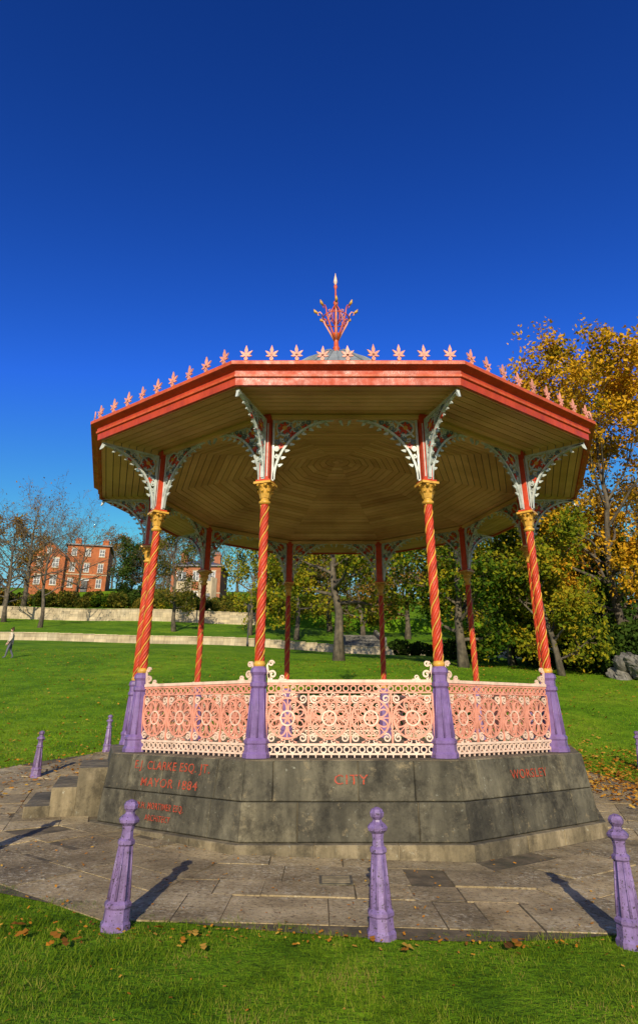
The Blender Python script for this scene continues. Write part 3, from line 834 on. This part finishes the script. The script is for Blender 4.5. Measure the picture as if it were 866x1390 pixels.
put('oak_tree', tree_mesh('oak_tree', 14.5, 5.2, 0.28, 0.26, 14, 350, 0.22, L_brown, 43, bare=True, clump=0.9, nsub=6, ntw=4, up=0.7), -33.5, 75)
T_brown = tree_mesh('russet_tree', 15, 6.5, 0.18, 0.35, 14, 5500, 0.36, L_brown, 51, clump=1.0)
T_bare = tree_mesh('bare_tree', 16, 6.5, 0.18, 0.35, 16, 250, 0.28, L_brown, 52, bare=True, clump=0.9, nsub=7)
T_yel = tree_mesh('yellow_tree', 14, 5.5, 0.15, 0.3, 14, 7500, 0.32, L_yel, 53, clump=1.0)
T_ol = tree_mesh('olive_tree', 14, 6.0, 0.12, 0.35, 14, 8000, 0.36, L_olive, 54, clump=1.1)
T_ev = tree_mesh('evergreen_tree', 11, 4.2, 0.03, 0.3, 16, 9000, 0.34, L_dark, 55, clump=0.9, up=0.35)
put('bare_tree', T_bare, -41.5, 82, 1, 0.9)
put('bare_tree', T_bare, -44, 92, 2, 1.05)
put('russet_tree', T_brown, -49, 96, 2, 0.85)
put('bare_tree', T_bare, -38, 96, 5, 0.85)
put('yellow_tree', T_yel, -8.0, 73, 0, (0.75,0.75,1.0))
put('yellow_tree', T_yel, -2.5, 69, 2, 0.95)
put('olive_tree', T_ol, 5.5, 78, 1, 0.9)
put('russet_tree', T_brown, 11, 78, 3, 1.05)
put('bare_tree', T_bare, 1.5, 84, 0.5, 1.0)
put('yellow_tree', T_yel, 17, 70, 5, 1.05)
put('evergreen_tree', T_ev, 19.5, 44, 0, 0.62)
put('evergreen_tree', T_ev, 23, 46, 2, 0.8)
put('evergreen_tree', T_ev, 16.8, 48, 4, 0.75)
put('evergreen_tree', T_ev, 27.5, 42, 1, 0.9)
put('bare_tree', T_bare, 30, 60, 1, 1.0)
put('russet_tree', T_brown, 36, 66, 1, 1.1)
put('evergreen_tree', T_ev, -36, 118, 4, 0.95)
put('bare_tree', T_bare, -32, 116, 1, 0.8)
put('bare_tree', T_bare, -28, 112, 4, 0.75)
DT = empty('distant_trees')
rnd = random.Random(9)
for i in range(46):
    x = -95+i*4.3+rnd.uniform(-2,2); y = rnd.uniform(118,165)
    if -72 < x < -38 and y < 145: y = rnd.uniform(145,170)
    if -34 < x < -8: y = rnd.uniform(130,160)
    left = x < -10
    put('tree_crown', rnd.choice([T_brown,T_bare,T_bare,T_bare,T_bare] if left else [T_brown,T_bare,T_ol,T_bare,T_yel,T_ol]), x, y, rnd.uniform(0,6), rnd.uniform(0.7,1.05), DT)
for i in range(14):
    x = 22+i*4.5+rnd.uniform(-2,2); y = rnd.uniform(80,110)
    put('tree_crown', rnd.choice([T_brown,T_bare,T_bare,T_ol,T_ev]), x, y, rnd.uniform(0,6), rnd.uniform(0.7,1.0), DT)
for i in range(9):
    x = -9+i*4.6; y = rnd.uniform(98,114)
    put('tree_crown', rnd.choice([T_brown,T_bare,T_yel,T_ol]), x, y, rnd.uniform(0,6), rnd.uniform(0.6,0.85), DT)

def shrub_mesh(name, n, lmat, seed, leaf=0.16):
    rg = np.random.default_rng(seed); mb = MB()
    lobes = rg.normal(0, 0.45, (9,3))*np.array([1,0.7,0.35])+np.array([0,0,0.55]); lr = rg.uniform(0.3,0.6,9)
    for L in lobes: mb.tube([(0,0,-0.1),tuple(L*0.5),tuple(L)],[0.04,0.03,0.01],4,0)
    me = mb.mesh(name, [M_bark2])
    d = rg.normal(0,1,(n,3)); d /= np.linalg.norm(d,axis=1)[:,None]
    k = rg.integers(0,9,n); c = lobes[k]+d*(lr[k]*rg.uniform(0.55,1.08,n)**0.6)[:,None]; c[:,2] = np.abs(c[:,2])
    a = rg.normal(0,1,(n,3)); a /= np.linalg.norm(a,axis=1)[:,None]; b = np.cross(a,rg.normal(0,1,(n,3))); b /= np.linalg.norm(b,axis=1)[:,None]
    sz = leaf*rg.uniform(0.5,1.3,n)[:,None]
    v = np.stack([c-a*sz*.6,c+b*sz*.4,c+a*sz*.6,c-b*sz*.4],1).reshape(-1,3); nv = len(me.vertices)
    m2 = bpy.data.meshes.new(name)
    nf = len(me.polygons)
    m2.from_pydata([tuple(q.co) for q in me.vertices]+v.tolist(), [], [tuple(p.vertices) for p in me.polygons]+(np.arange(n*4).reshape(-1,4)+nv).tolist())
    m2.materials.append(M_bark2); m2.materials.append(lmat)
    m2.polygons.foreach_set('material_index', [0]*nf+[1]*n); return m2
SH_o = shrub_mesh('shrub', 2600, L_olive, 1); SH_d = shrub_mesh('evergreen_shrub', 3600, L_dark, 2, 0.12); SH_g = shrub_mesh('green_shrub', 2600, L_green, 3)
for i in range(34):
    x = -62+i*1.9+rnd.uniform(-0.6,0.6)
    m = rnd.choice([SH_o,SH_g,SH_d,SH_o]); put(m.name.split('.')[0], m, x, 93+rnd.uniform(0,8), rnd.uniform(0,6), rnd.uniform(1.4,2.4))
for i in range(14):
    x = 14.0+i*1.5; put('evergreen_shrub', SH_d, x, 38.5+rnd.uniform(0,5)+(x-14)*0.1, rnd.uniform(0,6), rnd.uniform(1.7,2.9))
for (x,y,s) in ((7.6,58,1.2),(8.9,58.5,1.1),(10.3,58,1.0),(12,48,1.6),(9.8,46,1.3),(15.4,35.6,1.9),(16.8,35.2,2.3),(18.2,35.6,2.5)):
    put('evergreen_shrub', SH_d, x, y, x, s)

# ------------------------------------------------------------------ walls
def wall(name, x0, x1, y, h, th, below=1.0, front=-0.35):
    mb = MB(); n = int((x1-x0)/1.2); rnd2 = random.Random(int(y))
    for i in range(n):
        a = x0+(x1-x0)*i/n; b = x0+(x1-x0)*(i+1)/n
        zb = tz((a+b)/2, y-1.0)
        rows = max(2, int(h/0.35))
        for r in range(rows):
            off = rnd2.uniform(-0.01,0.01)
            z0 = zb+h*r/rows; z1 = zb+h*(r+1)/rows
            if r == 0: z0 -= below
            mb.box(a+0.006, b-0.006, y+front+off, y+front+th, z0+0.004, z1-0.004, 0)
        mb.box(a+0.003, b-0.003, y+front-0.06, y+front+th+0.06, zb+h, zb+h+0.10, 0)
    return mb.obj(name, [M_wall])
wall('terrace_wall', -75, 30, 65, 0.78, 0.4)
wall('terrace_wall', -75, -8, 90, 1.75, 0.4)
mb = MB()
for i in range(14):
    y = 66+i*0.9; zb = tz(4.5, y+0.45)
    mb.box(-2.0, 2.0, y, y+0.95, zb-0.6, zb+0.18, 0)
for sx in (-2.3, 2.0):
    for i in range(7):
        y = 66+i*1.8; mb.box(sx, sx+0.3, y, y+1.79, tz(4.5,y)-0.5, tz(4.5,y+0.9)+0.75, 0)
mb.obj('stone_steps', [M_rock], loc=(4.8,0,0))

import bmesh
from mathutils import noise
def rock(name, x, y, s, seed):
    bm = bmesh.new(); rg = random.Random(seed)
    for i in range(14):
        q = rg.random()
        m = Matrix.Translation((rg.uniform(-1.2,1.2)*(1-q*0.5), rg.uniform(-.4,.4), q*0.8)) @ Matrix.Rotation(rg.uniform(0,3),4,(rg.random(),rg.random(),1)) @ Matrix.Diagonal((rg.uniform(.35,.6),rg.uniform(.3,.5),rg.uniform(.22,.4),1))
        bmesh.ops.create_icosphere(bm, subdivisions=4, radius=1, matrix=m)
    for v in bm.verts:
        n = noise.noise(v.co*2.3)+0.6*noise.noise(v.co*5)+0.4*noise.noise(v.co*13); v.co += v.co.normalized()*n*0.22
    me = bpy.data.meshes.new(name); bm.to_mesh(me); bm.free(); me.materials.append(M_rock)
    o = bpy.data.objects.new(name, me); o.location = (x, y, tz(x,y)-0.15); o.scale = (s,)*3; link(o)
rock('rock_outcrop', 17.2, 33.5, 1.55, 2)
rock('rock_outcrop', 19.6, 34.5, 2.0, 4)

mb = MB()
mb.lathe([(0.12,0),(0.12,0.3),(0.07,0.5),(0.05,3.2),(0.08,3.25),(0.05,3.3)], 10)
mb.lathe([(0.10,3.3),(0.2,3.75),(0.22,3.78),(0.1,3.95),(0.02,4.1)], 6, smooth=False)
mb.obj('street_lamp', [M_dark], loc=(-6.8,60,tz(-6.8,60)))

# ------------------------------------------------------------------ houses
def brick_mat(name, c1, c2):
    m, nt, out = new_mat(name)
    b = N(nt, 'ShaderNodeBsdfPrincipled'); b.inputs['Roughness'].default_value = 0.9
    tc = N(nt, 'ShaderNodeTexCoord'); mp = N(nt, 'ShaderNodeMapping'); mp.inputs['Rotation'].default_value = (rad(90),0,0)
    nt.links.new(tc.outputs['Object'], mp.inputs[0])
    bt = N(nt, 'ShaderNodeTexBrick'); bt.inputs['Scale'].default_value = 4.5
    bt.inputs['Color1'].default_value = (*c1,1); bt.inputs['Color2'].default_value = (*c2,1); bt.inputs['Mortar'].default_value = (0.28,0.19,0.12,1); bt.inputs['Mortar Size'].default_value = 0.008
    nt.links.new(mp.outputs[0], bt.inputs[0])
    r = ramp(nt, [(0.3,(0.7,0.68,0.66)),(0.65,(1.1,1.08,1.05))], noise_n(nt, tc.outputs['Object'], 0.7, 6))
    c = mixc(nt, 1.0, bt.outputs[0], r.outputs[0], 'MULTIPLY')
    nt.links.new(c, b.inputs['Base Color']); nt.links.new(b.outputs[0], out.inputs[0]); return m
M_brick = brick_mat('red_brick', (0.46,0.135,0.035), (0.38,0.10,0.03))
M_brick2 = brick_mat('brown_brick', (0.40,0.14,0.06), (0.32,0.11,0.05))
def house(x, y, w, d, h, floors, nwin, bm_, roofh, chim, bay=False, rot=0, wing=False):
    E = empty('brick_house', (x, y, tz(x, y)), rot)
    mb = MB(); mb.box(-w/2,w/2,0,d,-3,h,0)
    mb.box(-w/2-0.08,w/2+0.08,-0.08,d+0.08,h*0.36,h*0.36+0.2,1)
    mb.obj('walls', [bm_, M_wall], E)
    mb = MB(); e = 0.45
    mb.add([(-w/2-e,-e,h+0.01),(w/2+e,-e,h+0.01),(w/2+e,d+e,h+0.01),(-w/2-e,d+e,h+0.01),(-w/2-e,-e,h+0.25),(w/2+e,-e,h+0.25),(w/2+e,d+e,h+0.25),(-w/2-e,d+e,h+0.25),(-w*0.12,d/2,h+roofh),(w*0.12,d/2,h+roofh)],
           [(0,3,2,1),(0,1,5,4),(1,2,6,5),(2,3,7,6),(3,0,4,7),(4,5,9,8),(5,6,9),(6,7,8,9),(7,4,8)])
    mb.obj('roof', [M_slate], E)
    mb = MB()
    for cx_ in chim:
        mb.box(cx_-0.6,cx_+0.6,d*0.4,d*0.4+0.9,h-0.5,h+roofh+0.8,0); mb.box(cx_-0.7,cx_+0.7,d*0.4-0.1,d*0.4+1.0,h+roofh+0.8,h+roofh+1.0,0)
        for q in (-0.35,0,0.35): mb.lathe([(0.14,0),(0.12,0.5)],8,c=(cx_+q,d*0.4+0.45,h+roofh+1.0),mat=0)
    mb.obj('chimneys', [bm_], E)
    mb = MB()
    fh = h/floors
    def win(cx_, zc, ww, wh, yy):
        mb.box(cx_-ww/2,cx_+ww/2,yy-0.02,yy+0.1,zc-wh/2,zc+wh/2,0)
        t = 0.08
        for (a,b_,c,d_) in ((cx_-ww/2,cx_+ww/2,zc+wh/2-t,zc+wh/2),(cx_-ww/2,cx_+ww/2,zc-wh/2,zc-wh/2+t),(cx_-ww/2,cx_+ww/2,zc-t/2,zc+t/2)):
            mb.box(a,b_,yy-0.06,yy-0.021,c,d_,1)
        for q in (cx_-ww/2,cx_+ww/2-t,cx_-t/2): mb.box(q,q+t,yy-0.075,yy-0.0615,zc-wh/2,zc+wh/2,1)
        mb.box(cx_-ww/2-0.12,cx_+ww/2+0.12,yy-0.16,yy-0.003,zc-wh/2-0.14,zc-wh/2-0.005,2)
        mb.box(cx_-ww/2-0.12,cx_+ww/2+0.12,yy-0.09,yy-0.003,zc+wh/2+0.005,zc+wh/2+0.22,2)
    for fl in range(floors):
        for i in range(nwin):
            cx_ = -w/2+w*(i+0.5)/nwin; win(cx_, fl*fh+fh*0.55, 1.05, fh*(0.56 if fl < floors-1 else 0.46), 0)
    if wing:
        ww_ = 6.4; wx = -w/2-ww_/2-0.01; hw = h*0.74
        for fl in range(2):
            for q in (-1.5, 1.5): win(wx+q, fl*hw/2+hw*0.27, 1.2, hw*0.27, -1.2)
        win(wx, hw+0.75, 0.8, 1.1, -1.2)
    mb.obj('windows', [M_glass, M_wframe, M_wall], E)
    if wing:
        mb = MB(); x0, x1 = wx-ww_/2, wx+ww_/2; y0, y1 = -1.2, d-1; pk = hw+2.6
        mb.add([(x0,y0,-3),(x1,y0,-3),(x1,y1,-3),(x0,y1,-3),(x0,y0,hw),(x1,y0,hw),(x1,y1,hw),(x0,y1,hw),(wx,y0,pk),(wx,y1,pk)],
               [(0,1,5,8,4),(1,2,6,5),(2,3,7,9,6),(3,0,4,7)],0)
        mb.obj('gabled_wing', [bm_], E)
        mb = MB()
        for sg in (-1,1):
            xe = wx+sg*(ww_/2+0.4); ze = hw-0.3
            mb.add([(xe,y0-0.4,ze),(wx,y0-0.4,pk+0.02),(wx,y1+0.3,pk+0.02),(xe,y1+0.3,ze),(xe,y0-0.4,ze+0.22),(wx,y0-0.4,pk+0.26),(wx,y1+0.3,pk+0.26),(xe,y1+0.3,ze+0.22)],
                   [(0,1,2,3),(4,5,6,7),(0,1,5,4),(2,3,7,6),(3,0,4,7)],0)
        mb.obj('wing_roof', [M_slate], E)
        mb = MB(); mb.box(wx-3.0,wx-2.1,3,3.9,hw-0.5,pk+1.2,0); mb.obj('wing_chimney', [bm_], E)
    if bay:
        mb = MB()
        for s_ in (-1,1):
            c = s_*w*0.25
            mb.add([(c-1.6,-0.2,-2),(c-0.9,-1.2,-2),(c+0.9,-1.2,-2),(c+1.6,-0.2,-2),(c-1.6,-0.2,h*0.72),(c-0.9,-1.2,h*0.72),(c+0.9,-1.2,h*0.72),(c+1.6,-0.2,h*0.72)],[(0,1,5,4),(1,2,6,5),(2,3,7,6),(4,5,6,7)],0)
            for fl in range(2):
                mb.box(c-0.7,c+0.7,-1.24,-1.21,fl*fh+0.9,fl*fh+2.5,1); mb.box(c-0.05,c+0.05,-1.28,-1.245,fl*fh+0.9,fl*fh+2.5,2)
        mb.obj('bay_windows', [M_wall, M_glass, M_wframe], E)
    mb = MB(); mb.box(-0.6,0.6,-0.3,-0.085,0,2.3,0); mb.box(-0.8,0.8,-0.28,-0.09,2.31,2.6,1); mb.obj('door', [M_dark, M_wframe], E)
house(-47.8, 124, 8.2, 10, 9.6, 3, 3, M_brick, 1.3, (-2.8, 2.8), rot=rad(14), wing=True)
house(-21.5, 106, 8.6, 8, 7.4, 2, 3, M_brick2, 2.0, (-3, 3), bay=True)

# ------------------------------------------------------------------ person
def person(x, y):
    z = tz(x, y)+0.02
    E = empty('person', (x, y, z), rad(-70))
    M_coat = paint('tan_coat', (0.62,0.50,0.36)); M_jean = paint('dark_trousers', (0.10,0.10,0.13)); M_skin = paint('skin', (0.55,0.33,0.24), var=0.05); M_hair = paint('brown_hair', (0.08,0.04,0.02))
    def skin(name, verts, edges, radii, mat, root=0):
        me = bpy.data.meshes.new(name); me.from_pydata(verts, edges, []); me.materials.append(mat)
        o = bpy.data.objects.new(name, me); link(o, E)
        md = o.modifiers.new('s', 'SKIN'); md.use_smooth_shade = True
        if not me.skin_vertices:
            bpy.context.view_layer.objects.active = o
            bpy.ops.mesh.customdata_skin_add()
        for i, r in enumerate(radii): me.skin_vertices[0].data[i].radius = (r, r)
        me.skin_vertices[0].data[root].use_root = True
        ss = o.modifiers.new('ss', 'SUBSURF'); ss.levels = 1; ss.render_levels = 1
    skin('trousers_and_legs', [(0,0,0.92),(0.09,0,0.86),(0.10,-0.10,0.48),(0.10,-0.16,0.08),(0.10,-0.30,0.04),(-0.09,0,0.86),(-0.10,0.05,0.47),(-0.10,0.22,0.12),(-0.10,0.12,0.04)],
         [(0,1),(1,2),(2,3),(3,4),(0,5),(5,6),(6,7),(7,8)], [0.13,0.10,0.065,0.045,0.035,0.10,0.065,0.045,0.035], M_jean)
    skin('coat', [(0,0,0.78),(0,0,1.0),(0,0,1.25),(0,0,1.40),(0.17,0,1.38),(0.22,0.06,1.12),(0.22,-0.08,0.90),(-0.17,0,1.38),(-0.22,-0.06,1.12),(-0.22,-0.20,0.93),(0,0,1.48)],
         [(0,1),(1,2),(2,3),(3,4),(4,5),(5,6),(3,7),(7,8),(8,9),(3,10)], [0.19,0.16,0.17,0.13,0.075,0.055,0.045,0.075,0.055,0.045,0.06], M_coat, 1)
    skin('head', [(0,0,1.47),(0,-0.01,1.56),(0,-0.015,1.62),(0,-0.1,1.585)], [(0,1),(1,2),(1,3)], [0.05,0.085,0.085,0.02], M_skin, 1)
    skin('hair', [(0,0.03,1.55),(0,0.03,1.64),(0,0.0,1.68)], [(0,1),(1,2)], [0.085,0.09,0.07], M_hair, 1)
    for hx, hy in ((0.22,-0.08),(-0.22,-0.20)):
        skin('hand', [(hx,hy,0.90),(hx,hy-0.02,0.83),(hx,hy-0.04,0.78),(hx,hy-0.06,0.73),(hx,hy-0.065,0.80)], [(0,1),(1,2),(2,3),(1,4)], [0.028,0.035,0.03,0.012,0.012], M_skin, 1)
person(-17.6, 36)

# ------------------------------------------------------------------ camera, light, world
cam = bpy.data.cameras.new('camera'); co = bpy.data.objects.new('camera', cam); link(co)
cam.sensor_fit = 'VERTICAL'; cam.sensor_height = 36; cam.lens = 830*36/1390
cam.shift_y = -45/1390; cam.clip_end = 3000
co.location = (0, 0, 1.6); co.rotation_euler = (rad(90+21.08), 0, 0)
S.camera = co

sun = bpy.data.lights.new('sun', 'SUN'); so = bpy.data.objects.new('sun', sun); link(so)
sun.energy = 5.0; sun.angle = rad(0.5); sun.color = (1.0, 0.90, 0.70)
so.rotation_euler = (rad(90-SUN_EL), 0, rad(-3)); so.location = (0,-20,20)

w = bpy.data.worlds.new('World'); S.world = w; w.use_nodes = True
nt = w.node_tree; nt.nodes.clear()
out = nt.nodes.new('ShaderNodeOutputWorld'); bg = nt.nodes.new('ShaderNodeBackground')
sk = nt.nodes.new('ShaderNodeTexSky'); sk.sky_type = 'NISHITA'; sk.sun_disc = False
sk.sun_elevation = rad(SUN_EL); sk.sun_rotation = rad(183); sk.air_density = 1.0; sk.dust_density = 0.3; sk.ozone_density = 3.0
hs = nt.nodes.new('ShaderNodeHueSaturation'); hs.inputs['Saturation'].default_value = 1.20
gm = nt.nodes.new('ShaderNodeGamma'); gm.inputs[1].default_value = 1.8
vm = nt.nodes.new('ShaderNodeVectorMath'); vm.operation = 'MINIMUM'; vm.inputs[1].default_value = (10, 8.5, 10.5)
vt = nt.nodes.new('ShaderNodeVectorMath'); vt.operation = 'MULTIPLY'; vt.inputs[1].default_value = (1.0, 0.88, 1.08)
nt.links.new(sk.outputs[0], hs.inputs['Color']); nt.links.new(hs.outputs[0], gm.inputs[0]); nt.links.new(gm.outputs[0], vt.inputs[0]); nt.links.new(vt.outputs[0], vm.inputs[0])
nt.links.new(vm.outputs[0], bg.inputs[0]); bg.inputs[1].default_value = 0.075
nt.links.new(bg.outputs[0], out.inputs[0])
S.view_settings.view_transform = 'Standard'; S.view_settings.look = 'None'; S.view_settings.exposure = 0
